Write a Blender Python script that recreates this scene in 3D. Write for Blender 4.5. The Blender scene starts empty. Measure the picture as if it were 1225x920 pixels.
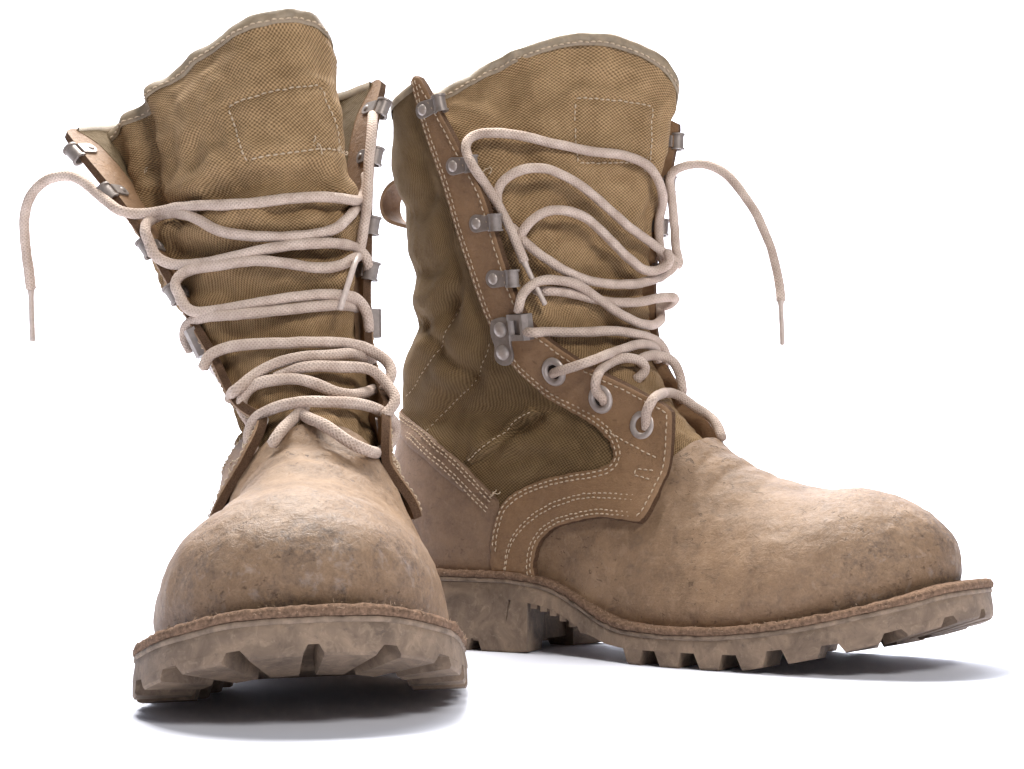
import bpy, bmesh, math, random
import numpy as np
from mathutils import Vector, Matrix, noise as mnoise
from mathutils.geometry import delaunay_2d_cdt

# ================================================================== camera, world, lamps, exposure
C = bpy.context.scene.collection
scn = bpy.context.scene
cam_d = bpy.data.cameras.new('camera'); cam = bpy.data.objects.new('camera', cam_d); C.objects.link(cam)
cam.location = (0, 0, .083); cam.rotation_euler = (math.radians(93.2), 0, 0)
cam_d.sensor_width = 36; cam_d.lens = 36*2200/1225; cam_d.clip_start = .02; cam_d.clip_end = 50
scn.camera = cam
world = bpy.data.worlds.new('World'); scn.world = world; world.use_nodes = True
bg = world.node_tree.nodes['Background']; bg.inputs[0].default_value = (.80, .88, 1, 1); bg.inputs[1].default_value = .12

def softbox(name, loc, aim, size, power, col=(1, 1, 1)):
    d = bpy.data.lights.new(name, 'AREA'); d.shape = 'RECTANGLE'; d.size, d.size_y = size; d.energy = power; d.color = col
    o = bpy.data.objects.new(name, d); C.objects.link(o); o.location = loc
    o.rotation_euler = (Vector(aim)-Vector(loc)).to_track_quat('-Z', 'Y').to_euler()
    return o
softbox('overhead_softbox', (-.22, 1.3, 1.35), (0, .85, 0), (.75, .5), 44, (1, .975, .94))
softbox('key_softbox', (.62, -.45, 1.15), (.02, .85, .1), (.42, .4), 17, (1, .965, .92))
softbox('background_softbox', (0, 1.95, 1.9), (0, 3.0, .35), (2.4, .5), 120, (1, 1, 1))
scn.view_settings.view_transform = 'Standard'; scn.view_settings.look = 'None'
scn.view_settings.exposure = 0.15; scn.view_settings.gamma = 1.0; scn.view_settings.use_curve_mapping = False
scn.cycles.max_bounces = 8; scn.cycles.use_denoising = True
random.seed(7); rng = np.random.default_rng(7)


# ------------------------------------------------------------------ curves
def pchip(xs, ys, x):
    xs = np.asarray(xs, float); ys = np.asarray(ys, float); x = np.clip(np.asarray(x, float), xs[0], xs[-1])
    h = np.diff(xs); sh = (-1,) + (1,) * (ys.ndim - 1); hh = h.reshape(sh)
    d = np.diff(ys, axis=0) / hh
    m = np.zeros_like(ys); m[0] = d[0]; m[-1] = d[-1]
    if len(xs) > 2:
        w1 = 2 * hh[1:] + hh[:-1]; w2 = hh[1:] + 2 * hh[:-1]
        same = d[:-1] * d[1:] > 0
        with np.errstate(divide='ignore', invalid='ignore'):
            mm = (w1 + w2) / (w1 / d[:-1] + w2 / d[1:])
        m[1:-1] = np.where(same, mm, 0)
    i = np.clip(np.searchsorted(xs, x, side='right') - 1, 0, len(xs) - 2)
    t = ((x - xs[i]) / h[i]); t = t.reshape(t.shape + (1,) * (ys.ndim - 1)); hi = h[i].reshape(t.shape)
    return ((2*t**3-3*t**2+1)*ys[i] + (t**3-2*t**2+t)*hi*m[i] + (-2*t**3+3*t**2)*ys[i+1] + (t**3-t**2)*hi*m[i+1])

def spline(xs, ys, x):                                  # natural cubic spline, vector valued
    xs = np.asarray(xs, float); ys = np.asarray(ys, float); n = len(xs)
    if n == 2: t = ((x-xs[0])/(xs[1]-xs[0]))[:, None]; return ys[0]*(1-t)+ys[1]*t
    h = np.diff(xs); A = np.eye(n); b = np.zeros_like(ys)
    for i in range(1, n-1):
        A[i, i-1] = h[i-1]; A[i, i] = 2*(h[i-1]+h[i]); A[i, i+1] = h[i]
        b[i] = 6*((ys[i+1]-ys[i])/h[i] - (ys[i]-ys[i-1])/h[i-1])
    M = np.linalg.solve(A, b.reshape(n, -1)).reshape(b.shape)
    i = np.clip(np.searchsorted(xs, x, side='right')-1, 0, n-2)
    e = (-1,) + (1,)*(ys.ndim-1); dx = (x-xs[i]).reshape(e); dr = (xs[i+1]-x).reshape(e); hi = h[i].reshape(e)
    return (M[i]*dr**3 + M[i+1]*dx**3)/(6*hi) + (ys[i]/hi-M[i]*hi/6)*dr + (ys[i+1]/hi-M[i+1]*hi/6)*dx

def curve(pts, n, smooth=True, ends=None):               # through pts, n samples evenly along its length
    p = np.asarray(pts, float)
    t = np.r_[0, np.cumsum(np.maximum(1e-6, np.sqrt(np.linalg.norm(np.diff(p, axis=0), axis=1))))]
    q = spline(t, p, np.linspace(0, t[-1], max(8*n, 200))) if smooth else p
    L = np.r_[0, np.cumsum(np.linalg.norm(np.diff(q, axis=0), axis=1))]
    s = np.linspace(0, L[-1], n)
    return np.stack([np.interp(s, L, q[:, k]) for k in range(q.shape[1])], -1)

def length(p): return np.linalg.norm(np.diff(p, axis=0), axis=1).sum()
def sst(a, b, x): t = np.clip((x-a)/(b-a), 0, 1); return t*t*(3-2*t)

# ------------------------------------------------------------------ the last: foot tables in centimetres (x heel to toe, y across, z up)
TX = [-1.3, 4.9, 7.8, 10.3, 13.0, 14.6, 16.3, 18.8, 21.1, 23.2, 25.3, 27.2, 28.9, 30.4, 31.7, 32.4]
TZ = [4.0, 4.05, 4.05, 3.84, 2.95, 2.3, 1.95, 1.85, 1.9, 2.1, 2.4, 2.8, 3.22, 3.62, 4.08, 4.2]       # top of the welt
BX = [-1.3, 8.6, 13.5, 15.5, 17, 22.5, 24.5, 26.5, 28.5, 30.3, 32.4]
BZ = [0.0, 0.0, 0.5, 0.1, 0.0, 0.05, 0.35, 0.76, 1.3, 1.86, 2.62]                                       # bottom of the lugs
def welt_top(x): return pchip(TX, TZ, x)
def tread(x): return pchip(BX, BZ, x)
WX = [-1, 2, 5, 8, 10, 12, 15, 18, 21, 24, 31]; WY = [3.3, 3.4, 3.45, 3.45, 3.45, 3.75, 4.55, 5.15, 5.5, 5.8, 5.9]
HX = [11, 12, 13, 14, 15, 16, 17, 18, 19, 20.6, 22, 23.7, 25, 27, 31]
HZ = [27, 22, 18.5, 15.8, 13.9, 12.6, 11.7, 11.0, 10.2, 9.35, 8.7, 8.27, 8.2, 8.3, 8.3]
def ridge(x): return pchip(HX, HZ, x)
def foot_w(x, tau): return pchip(WX, WY, x) * np.sqrt(np.maximum(0, 1-np.clip(tau, 0, 1)**(1.45+1.15*sst(20, 26, x)))) * (1-.05*np.maximum(0, 1-tau/.2)**2)
def foot_y(x, z):
    zw = welt_top(x)-.1
    return foot_w(x, np.clip((z-zw)/(ridge(x)-zw), 0, 1))

def vamp_point(side_t, tau):
    """side_t in [-1,1]: from the back edge on the right side round the toe (0) to the back edge on the left."""
    tau = np.clip(tau, 0, 1); sg = np.sign(side_t); a = np.abs(side_t)
    xb = pchip([0, .3, .5, .8, 1], [8.0, 11.5, 14.6, 17.2, 18.3], tau)
    f = 1-np.sqrt(np.maximum(0, 1-tau**3))
    xt = 30.7-5.2*f-.22*np.maximum(0, 1-tau/.2)**2
    xc = 21.0+0*tau
    split = .52
    ang = np.clip(a/split, 0, 1)*np.pi/2
    xa = xc+(xt-xc)*np.cos(ang)**(2/2.35)
    x = np.where(a < split, xa, xc+(xb-xc)*np.clip((a-split)/(1-split), 0, 1))
    rd = np.where(a < split, np.sin(ang)**(2/2.2), 1)
    y = foot_w(x, tau)*rd*sg
    zw = welt_top(np.minimum(x+.5*(a < split), 31.5))-.12
    z = zw+tau*(ridge(x)-zw)
    return np.stack([x, y, z], -1)

# sole plan outline (welt edge), from the toe tip along one side to the heel
OX = [31.95, 31.75, 31.05, 29.8, 27.6, 24.6, 21, 18, 15.4, 12.6, 10, 6, 3, .9, -.5, -1.15, -1.3]
OY = [0, 1.7, 3.4, 4.75, 5.75, 6.2, 6.12, 5.85, 5.1, 4.05, 3.8, 3.9, 3.75, 3.2, 2.15, 1.0, 0]
def half_outline(n=140): return curve(np.stack([OX, OY], -1), n)
def outline(n=280):                                     # closed, starts at the toe tip, along y<0 first
    h = half_outline(n//2+1); a = h*[1, -1]; b = h[::-1][1:-1]
    return np.concatenate([a, b])

ZK = [4, 6, 8, 10, 12, 13, 14.5, 17, 20, 23, 26, 30]
BOOT = {
 'R': dict(bend=0.0, fln=.06, flf=.16,
  back=[(-.55,0,12.3),(-.5,0,13.3),(-.2,0,14.7),(1.0,0,17.2),(.9,0,20.4),(.35,0,23.2),(.0,0,25.8),(.6,0,28.1)],
  n=[(17.8,-2.8,11.84),(16,-3,13.0),(12.8,-3.55,14.6),(10.05,-4.1,16.9),(9,-4.6,19.9),(8.1,-4.95,23),(6.5,-5.25,26),(4.3,-5.5,29.7)],
  f=[(16.9,2.7,11.2),(15.5,3,12.6),(13.6,3.6,14.8),(12.7,4.15,17),(12.35,4.7,20),(12.5,5.1,22.6),(12.9,5.35,25),(13.5,5.5,28)]),
 'L': dict(bend=1.5, fln=.36, flf=.28,
  back=[(-.5,2.5,12.3),(-.5,2.3,13),(-.2,1.9,14.5),(.5,1.1,17),(.4,.2,19.8),(0,-.4,22.5),(-.3,-1,25),(-.3,-1.6,27.5)],
  n=[(17,-.35,11.1),(15.5,-1.5,12),(12.6,-2.6,14.2),(10.5,-4.0,17.0),(8.9,-5.5,19.9),(7.5,-7.0,22.2),(6.2,-8.2,23.9),(5,-9.2,25.4)],
  f=[(17,4.2,11),(15.6,4.5,11.9),(12.5,4.4,14),(10.8,4.5,16.5),(9.6,4.75,19),(8.5,5,22),(7.5,5.4,25),(6,6.2,28)])}
def bend(b, x): return BOOT[b]['bend']*(sst(27, 16.5, x)+.6*sst(15, 8, x))

NS, NZ = 121, 201
def quarter_grid(b, side):
    """dense grid of the upper's side skin: s (0 centre back .. 1 front edge) by height"""
    D = BOOT[b]; sg = -1 if side == 'n' else 1; rows = []
    low = {4: None, 6: 6.2, 8: 8.2, 10: 10.2}
    fx = {4: 18.2, 6: 18.0, 8: 17.6, 10: 17.7}
    fz = {4: None, 6: 4.6, 8: 6.9, 10: 9.2}
    xb = {4: -.75, 6: -1.2, 8: -1.25, 10: -.95}
    for k in (4, 6, 8, 10):
        th = np.linspace(0, np.pi/2, 9)
        xs = np.r_[5-(5-xb[k])*np.cos(th), np.linspace(6.5, fx[k], 9)]
        if k == 4: z = welt_top(xs)-.1
        else:
            zb = {6: 6.3, 8: 8.4, 10: 10.5}[k]; z = zb+(fz[k]-zb)*sst(5, 19, xs)*1.02
        y = foot_y(np.maximum(xs, 5), z)+.12
        y[:9] = y[8]*np.sin(th)
        if b == 'L' and k >= 8: y = y-sst(13, 17.7, xs)*(.3 if k == 10 else .1)
        rows.append(curve(np.stack([xs, sg*y+bend(b, xs), z], -1), NS))
    for B, E in zip(D['back'], D[side]):
        B = np.array(B, float); E = np.array(E, float); d = E-B
        fl = D['fl'+side]*sst(12, 18, ZK[len(rows)])
        p = [B, B+[.35, (.42-.05*fl)*d[1], .01*d[2]], B+[.55+.08*d[0], (.72-.3*fl)*d[1], .12*d[2]], B+[.1+.3*d[0], (.92-.9*fl)*d[1], .35*d[2]], B+[.62*d[0], (1.0-.75*fl)*d[1], .66*d[2]], E]
        rows.append(curve(p, NS))
    R = np.array(rows)
    zz = np.linspace(4, 30, NZ)
    return pchip(ZK, R, zz)                              # NZ x NS x 3

def grid_normals(G, flip):
    du = np.gradient(G, axis=1); dv = np.gradient(G, axis=0)
    n = np.cross(du, dv); n /= np.maximum(1e-9, np.linalg.norm(n, axis=-1, keepdims=True))
    return -n if flip else n

def lookup(G, s, z):
    fs = np.clip(s, 0, 1)*(G.shape[1]-1); fz = np.clip((z-4)/26, 0, 1)*(G.shape[0]-1)
    i = np.clip(fs.astype(int), 0, G.shape[1]-2); j = np.clip(fz.astype(int), 0, G.shape[0]-2)
    a = (fs-i)[..., None]; c = (fz-j)[..., None]
    return (G[j, i]*(1-a)+G[j, i+1]*a)*(1-c)+(G[j+1, i]*(1-a)+G[j+1, i+1]*a)*c

TONGUE = {   # rows: (height key, [near tuck, near, centre, far, far tuck])
 'R': [(10,[(16.4,-2.2,8.6),(17.2,-1.6,9.8),(18.2,.1,10.3),(17.2,2.1,9.6),(16.2,2.8,8.4)]),
       (13,[(13.2,-2.5,12.3),(14.4,-1.9,12.6),(15.1,.2,12.9),(14.5,2.4,12.4),(13.2,3.1,12)]),
       (15,[(10.4,-2.9,14.7),(11.8,-2.3,15.0),(13.1,.3,15.2),(13.2,2.9,15),(11.8,3.5,14.6)]),
       (17.5,[(8.2,-3.9,17.3),(9.9,-3.2,17.4),(11.6,.4,17.6),(12.5,3.4,17.5),(11.2,4.2,17.2)]),
       (20,[(7.0,-4.3,20),(8.9,-3.5,20.1),(11.2,.6,20.2),(12.4,3.8,20.1),(11,4.7,19.8)]),
       (24,[(5.6,-4.7,23.8),(7.8,-3.9,24),(11.0,.4,24.2),(12.9,4.1,24),(11.5,5.0,23.6)]),
       (27,[(4.2,-4.8,26.6),(6.4,-4.1,27.2),(10.8,0.2,27.4),(13.4,4.2,27.0),(12,5.2,26.6)]),
       (30,[(3.0,-4.9,28.6),(5.0,-4.1,29.1),(10.4,0,32.0),(13.7,4.2,30.3),(12.3,5.3,28.3)])],
 'L': [(10,[(16.4,-.3,8.5),(17.2,.3,10),(18.3,1.4,10.5),(17.2,3.4,10),(16.4,4.2,8.5)]),
       (13,[(13.6,-1.9,12),(14.8,-.9,12.3),(15.6,1.3,12.7),(14.8,3.6,12.3),(13.6,4.3,12)]),
       (15,[(10.6,-3.0,14.6),(12.2,-2.0,14.8),(13.4,.9,15),(12.4,3.5,14.7),(11.0,4.1,14.4)]),
       (17.5,[(7.8,-4.5,17.2),(9.9,-3.4,17.4),(12.2,.2,17.5),(11.6,3.5,17.2),(9.8,4.1,16.8)]),
       (20,[(5.4,-5.5,19.6),(8.4,-4.2,19.8),(11.5,-.4,20),(11,3.5,19.8),(8.6,4.1,19.4)]),
       (24,[(3.6,-6.8,22.5),(7.0,-4.7,23.2),(11.2,-.5,23.8),(10.4,3.4,23.6),(7.4,3.9,23.2)]),
       (27,[(3.0,-7.3,24.2),(6.2,-5.0,25.5),(10.6,-.6,27),(9.7,3.2,27),(6.8,3.8,26.6)]),
       (30,[(2.8,-7.6,25.3),(5.6,-5.1,27.0),(10,-.2,30.0),(9.2,2.6,30.1),(6.6,3.5,28.8)])]}
NTU, NTZ = 101, 181
def tongue_grid(b):
    R = np.array([curve(r, NTU) for _, r in TONGUE[b]])
    return spline([k for k, _ in TONGUE[b]], R, np.linspace(10, 30, NTZ))

# ================================================================== materials
def newmat(name):
    m = bpy.data.materials.new(name); m.use_nodes = True; nt = m.node_tree
    return m, nt, nt.nodes['Principled BSDF']
def N(nt, typ, **kw):
    n = nt.nodes.new(typ)
    for k, v in kw.items():
        if k.startswith('i_'):
            key = k[2:]; key = int(key) if key.isdigit() else key.replace('_', ' ')
            n.inputs[key].default_value = v
        else: setattr(n, k, v)
    return n
def coords(nt, scale=100., uv=False, sc=None):
    tc = N(nt, 'ShaderNodeTexCoord'); mp = N(nt, 'ShaderNodeMapping'); mp.inputs['Scale'].default_value = sc or (scale,)*3
    nt.links.new(tc.outputs['UV' if uv else 'Object'], mp.inputs['Vector']); return mp.outputs[0]
def noise(nt, vec, scale, detail=4, rough=.55, dist=0.):
    n = N(nt, 'ShaderNodeTexNoise'); n.inputs['Scale'].default_value = scale; n.inputs['Detail'].default_value = detail
    n.inputs['Roughness'].default_value = rough; n.inputs['Distortion'].default_value = dist; nt.links.new(vec, n.inputs['Vector']); return n.outputs['Fac']
def ramp(nt, fac, stops):
    r = N(nt, 'ShaderNodeValToRGB'); e = r.color_ramp.elements
    while len(e) < len(stops): e.new(.5)
    for el, (p, c) in zip(e, stops): el.position = p; el.color = c if len(c) == 4 else (*c, 1)
    nt.links.new(fac, r.inputs[0]); return r.outputs[0]
def mix(nt, fac, a, b, mode='MIX'):
    m = N(nt, 'ShaderNodeMix', data_type='RGBA', blend_type=mode)
    for sock, v in ((m.inputs[0], fac), (m.inputs[6], a), (m.inputs[7], b)):
        if hasattr(v, 'links') or hasattr(v, 'is_linked'): nt.links.new(v, sock)
        elif isinstance(v, tuple): sock.default_value = (*v, 1) if len(v) == 3 else v
        else: sock.default_value = v
    return m.outputs[2]
def math_(nt, op, a, b=None, c=None):
    m = N(nt, 'ShaderNodeMath', operation=op)
    for i, v in enumerate((a, b, c)):
        if v is None: continue
        if hasattr(v, 'is_linked'): nt.links.new(v, m.inputs[i])
        else: m.inputs[i].default_value = v
    return m.outputs[0]
def bump(nt, bsdf, h, strength=.3, dist=.0005, prev=None):
    b = N(nt, 'ShaderNodeBump'); b.inputs['Strength'].default_value = strength; b.inputs['Distance'].default_value = dist
    nt.links.new(h, b.inputs['Height'])
    if prev is not None: nt.links.new(prev, b.inputs['Normal'])
    nt.links.new(b.outputs[0], bsdf.inputs['Normal']); return b.outputs[0]
def bands(nt, fac, lo, hi, k=(0, 0, 0), w=(1, 1, 1)): return ramp(nt, fac, [(lo, k), (hi, w)])

def leather(name, base, dark, light, wear=1.0, rough=.62, stain=.5):
    m, nt, b = newmat(name); v = coords(nt)
    n1 = noise(nt, v, .55, 6, .62, .4); c = mix(nt, bands(nt, n1, .36, .68), dark, base)
    n2 = noise(nt, v, 1.7, 8, .68, .8); c = mix(nt, math_(nt, 'MULTIPLY', bands(nt, n2, .5, .72), .55*wear), c, light)
    # grime in blotches with torn edges
    n3 = noise(nt, v, .75, 8, .68, .9); g = math_(nt, 'MULTIPLY', math_(nt, 'MULTIPLY', bands(nt, n3, .50, .72), bands(nt, noise(nt, v, 4.5, 6, .75), .36, .62)), stain)
    c = mix(nt, g, c, (dark[0]*.46, dark[1]*.5, dark[2]*.66))
    sp = N(nt, 'ShaderNodeSeparateXYZ'); nt.links.new(v, sp.inputs[0]); toe = N(nt, 'ShaderNodeMapRange'); toe.inputs[1].default_value = 22.5; toe.inputs[2].default_value = 28.5
    nt.links.new(sp.outputs[0], toe.inputs[0]); toe = toe.outputs[0]
    n8 = noise(nt, v, .55, 7, .66, .5); c = mix(nt, math_(nt, 'MULTIPLY', math_(nt, 'MULTIPLY', math_(nt, 'MULTIPLY', bands(nt, n8, .44, .60), bands(nt, noise(nt, v, 3.6, 7, .78), .36, .56)), toe), .9*wear), c, (dark[0]*.42, dark[1]*.46, dark[2]*.62))
    n9 = noise(nt, v, 1.1, 6, .66, .3); c = mix(nt, math_(nt, 'MULTIPLY', math_(nt, 'MULTIPLY', bands(nt, n9, .56, .70), toe), .45*wear), c, (.44, .38, .35))
    n7 = noise(nt, v, .33, 3, .5, .3); msk = bands(nt, n7, .48, .62)
    # fine cracks and creases in the grain, only in worn areas
    vw = N(nt, 'ShaderNodeVectorMath', operation='ADD'); nz = N(nt, 'ShaderNodeTexNoise'); nz.inputs['Scale'].default_value = 1.3; nz.inputs['Detail'].default_value = 5
    nt.links.new(v, nz.inputs['Vector']); nt.links.new(v, vw.inputs[0]); nt.links.new(nz.outputs['Color'], vw.inputs[1])
    cr = N(nt, 'ShaderNodeTexVoronoi', feature='DISTANCE_TO_EDGE'); cr.inputs['Scale'].default_value = 1.15; nt.links.new(vw.outputs[0], cr.inputs['Vector'])
    crk = math_(nt, 'MULTIPLY', math_(nt, 'SUBTRACT', 1, bands(nt, cr.outputs['Distance'], .004, .035)), math_(nt, 'MULTIPLY', msk, .4*wear))
    brk = bands(nt, noise(nt, v, 1.9, 5, .7), .48, .58); crk = math_(nt, 'MULTIPLY', crk, brk)
    c = mix(nt, crk, c, (dark[0]*.42, dark[1]*.4, dark[2]*.42))
    # scuffs: thin dark scratches, small nicks, pale rubs
    vs = coords(nt, sc=(70., 170., 380.)); n4 = noise(nt, vs, .9, 4, .65, 1.2)
    c = mix(nt, math_(nt, 'MULTIPLY', bands(nt, n4, .63, .68), .5*wear), c, (dark[0]*.4, dark[1]*.38, dark[2]*.4))
    nk = noise(nt, coords(nt, sc=(130., 90., 170.)), 2.4, 3, .6, .8)
    nick = math_(nt, 'MULTIPLY', math_(nt, 'MULTIPLY', bands(nt, nk, .64, .66), bands(nt, n7, .44, .54)), wear)
    c = mix(nt, math_(nt, 'MULTIPLY', nick, .8), c, (dark[0]*.35, dark[1]*.32, dark[2]*.33))
    n6 = noise(nt, v, 2.6, 7, .75, .6)
    c = mix(nt, math_(nt, 'MULTIPLY', bands(nt, n6, .62, .72), .4*wear), c, (.5, .42, .36))
    n5 = noise(nt, v, 9, 5, .7); c = mix(nt, math_(nt, 'MULTIPLY', bands(nt, n5, .35, .7), .5), c, (base[0]*1.15, base[1]*1.15, base[2]*1.15))
    nt.links.new(c, b.inputs['Base Color'])
    b.inputs['Roughness'].default_value = rough; b.inputs['Specular IOR Level'].default_value = .32
    vo = N(nt, 'ShaderNodeTexVoronoi'); vo.inputs['Scale'].default_value = 22; nt.links.new(v, vo.inputs['Vector'])
    p = bump(nt, b, vo.outputs['Distance'], .2, .0003)
    p = bump(nt, b, noise(nt, v, 2.0, 10, .7, .6), .5, .0018, p)
    p = bump(nt, b, math_(nt, 'SUBTRACT', 1, math_(nt, 'ADD', math_(nt, 'MULTIPLY', crk, .5), nick)), .6, .001, p)
    bump(nt, b, n4, .3, .0006, p)
    return m
def canvas(name, a, bcol, warp=6.2, speck=.55, bumpy=.8):
    """plain weave in the cloth's own UV (centimetres)"""
    m, nt, b = newmat(name)
    tc = N(nt, 'ShaderNodeTexCoord'); sx = N(nt, 'ShaderNodeSeparateXYZ'); nt.links.new(tc.outputs['UV'], sx.inputs[0])
    v = coords(nt)
    wob = math_(nt, 'MULTIPLY', noise(nt, v, .6, 2), .25)
    u = math_(nt, 'MULTIPLY', math_(nt, 'ADD', sx.outputs[0], wob), warp*2*math.pi)
    w = math_(nt, 'MULTIPLY', math_(nt, 'ADD', sx.outputs[1], wob), warp*2*math.pi)
    su = math_(nt, 'SINE', u); sw = math_(nt, 'SINE', w)
    weave = math_(nt, 'MULTIPLY_ADD', math_(nt, 'MULTIPLY', su, sw), .5, .5)
    th = noise(nt, v, 9, 4, .7)
    hgt = math_(nt, 'ADD', weave, math_(nt, 'MULTIPLY', th, .6))
    n1 = noise(nt, v, .5, 5, .6, .5)
    c = mix(nt, bands(nt, n1, .35, .68), bcol, a)
    dk = math_(nt, 'MULTIPLY', bands(nt, hgt, .35, .8), 1.0)
    c = mix(nt, math_(nt, 'MULTIPLY', math_(nt, 'SUBTRACT', 1, dk), speck), c, (bcol[0]*.35, bcol[1]*.33, bcol[2]*.3))
    pale = math_(nt, 'MULTIPLY', bands(nt, hgt, .95, 1.3), .5)
    c = mix(nt, pale, c, (a[0]*1.5, a[1]*1.5, a[2]*1.55))
    nt.links.new(c, b.inputs['Base Color']); b.inputs['Roughness'].default_value = .85; b.inputs['Specular IOR Level'].default_value = .2
    p = bump(nt, b, hgt, bumpy, .0004); bump(nt, b, noise(nt, v, 1.1, 5, .6), .45, .003, p)
    return m
def plain(name, col, rough, metallic=0., var=.25, scale=6., bumpd=.0004, bumps=.3, spec=.4):
    m, nt, b = newmat(name); v = coords(nt); n1 = noise(nt, v, scale, 5, .65, .3)
    c = mix(nt, bands(nt, n1, .32, .7), tuple(x*(1-var) for x in col), tuple(min(1, x*(1+var)) for x in col))
    nt.links.new(c, b.inputs['Base Color']); b.inputs['Roughness'].default_value = rough; b.inputs['Metallic'].default_value = metallic
    b.inputs['Specular IOR Level'].default_value = spec
    bump(nt, b, noise(nt, v, scale*2.5, 5, .7), bumps, bumpd); return m
def rubber(name):
    m, nt, b = newmat(name); v = coords(nt)
    n1 = noise(nt, v, .6, 7, .65, .8); c = mix(nt, bands(nt, n1, .35, .66), (.12, .085, .062), (.25, .178, .125))
    n2 = noise(nt, v, 1.8, 8, .72, 1.0); c = mix(nt, math_(nt, 'MULTIPLY', bands(nt, n2, .52, .72), .6), c, (.36, .265, .188))
    n3 = noise(nt, v, 3.2, 6, .7, .5); c = mix(nt, math_(nt, 'MULTIPLY', bands(nt, n3, .58, .72), .6), c, (.07, .055, .048))
    nt.links.new(c, b.inputs['Base Color']); b.inputs['Roughness'].default_value = .72; b.inputs['Specular IOR Level'].default_value = .3
    p = bump(nt, b, noise(nt, v, 18, 4, .7), .25, .0004); bump(nt, b, n2, .35, .0012, p); return m
def cord(name):
    m, nt, b = newmat(name); tc = N(nt, 'ShaderNodeTexCoord'); sx = N(nt, 'ShaderNodeSeparateXYZ'); nt.links.new(tc.outputs['UV'], sx.inputs[0])
    u = math_(nt, 'MULTIPLY', sx.outputs[0], 2*math.pi*5.5); w = math_(nt, 'MULTIPLY', sx.outputs[1], 2*math.pi*8)
    a = math_(nt, 'SINE', math_(nt, 'ADD', u, w)); c2 = math_(nt, 'SINE', math_(nt, 'SUBTRACT', u, w))
    h = math_(nt, 'MULTIPLY_ADD', math_(nt, 'MAXIMUM', a, c2), .5, .5)
    v = coords(nt); n1 = noise(nt, v, 1.1, 5, .6)
    c = mix(nt, bands(nt, n1, .35, .68), (.48, .37, .305), (.66, .535, .455))
    c = mix(nt, math_(nt, 'MULTIPLY', math_(nt, 'SUBTRACT', 1, bands(nt, h, .2, .75)), .42), c, (.30, .215, .17))
    nt.links.new(c, b.inputs['Base Color']); b.inputs['Roughness'].default_value = .8; b.inputs['Specular IOR Level'].default_value = .25
    bump(nt, b, h, .7, .0005); return m

M_VAMP = leather('vamp_leather', (.30, .192, .114), (.18, .113, .068), (.41, .285, .19), 1.0, .55, 1.0)
M_FACE = leather('facing_leather', (.27, .158, .083), (.185, .106, .056), (.345, .214, .12), .55, .62, .35)
M_COUNTER = leather('counter_leather', (.25, .158, .098), (.165, .103, .066), (.33, .22, .148), .7, .6, .5)
M_EDGE = plain('raw_leather_edge', (.15, .085, .05), .95, 0, .55, 22, .0012, .9, .15)
M_WELT = plain('welt_leather', (.20, .125, .083), .95, 0, .5, 6, .001, .8, .15)
M_CANVAS = canvas('shaft_canvas', (.19, .124, .06), (.125, .08, .038), 6.6, .62, .8)
M_TONGUE = canvas('tongue_canvas', (.36, .235, .122), (.235, .146, .071), 5.4, .8, 1.0)
M_LINING = canvas('lining_canvas', (.19, .135, .075), (.12, .085, .045), 7, .4, .5)
M_BIND = plain('binding_tape', (.25, .19, .125), .5, 0, .22, 2, .0005, .25, .45)
M_STITCH = plain('thread', (.50, .385, .27), .75, 0, .25, 12)
M_METAL = plain('dulled_metal', (.27, .23, .208), .46, .4, .18, 2.5, .0002, .2, .5)
M_RIVET = plain('rivet_metal', (.40, .345, .315), .4, .35, .15, 2.5, .0002, .15, .5)
M_RUBBER = rubber('sole_rubber')
M_MID = plain('midsole_rubber', (.20, .145, .105), .75, 0, .4, 1.6, .0008, .5, .3)
M_LACE = cord('lace_cord')
M_AGLET = plain('aglet_plastic', (.52, .43, .38), .35, 0, .15, 4, .0002, .2, .5)
M_PAPER = plain('white_paper', (.72, .74, .82), .7, 0, .004, .2, .0001, .02, .2)  # blue mixed into the white paper to tint the shadows on it

# ================================================================== mesh helpers (all in centimetres, boot coordinates)
S_ = .01
def mesh_obj(name, verts, faces, mats, parent, uv=None, smooth=True, matidx=None, kind=None, sharp=None):
    me = bpy.data.meshes.new(name)
    me.from_pydata((np.asarray(verts, float)*S_).tolist(), [], faces)
    for m in (mats if isinstance(mats, (list, tuple)) else [mats]): me.materials.append(m)
    if matidx is not None: me.polygons.foreach_set('material_index', np.asarray(matidx, np.int32))
    if uv is not None:
        l = me.uv_layers.new(name='UVMap'); vi = np.zeros(len(me.loops), np.int32); me.loops.foreach_get('vertex_index', vi)
        l.data.foreach_set('uv', np.asarray(uv, np.float32)[vi].ravel())
    if smooth: me.polygons.foreach_set('use_smooth', np.ones(len(me.polygons), bool))
    if smooth and sharp: me.set_sharp_from_angle(angle=math.radians(sharp))
    me.update(); o = bpy.data.objects.new(name, me); C.objects.link(o); o.parent = parent
    if kind: o['kind'] = kind
    return o
class MB:
    def __init__(s): s.v = []; s.f = []; s.m = []; s.n = 0
    def add(s, v, f, m=0):
        v = np.asarray(v, float); s.v.append(v); s.f += [tuple(int(i)+s.n for i in q) for q in f]; s.m += [m]*len(f); s.n += len(v)
    def build(s, name, mats, parent, **k): return mesh_obj(name, np.concatenate(s.v), s.f, mats, parent, matidx=s.m, **k)
def grid_faces(nr, nc, closed=False, flip=False):
    f = []
    for i in range(nr-1):
        for j in range(nc if closed else nc-1):
            k = (j+1) % nc; q = (i*nc+j, i*nc+k, (i+1)*nc+k, (i+1)*nc+j); f.append(q[::-1] if flip else q)
    return f
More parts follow.
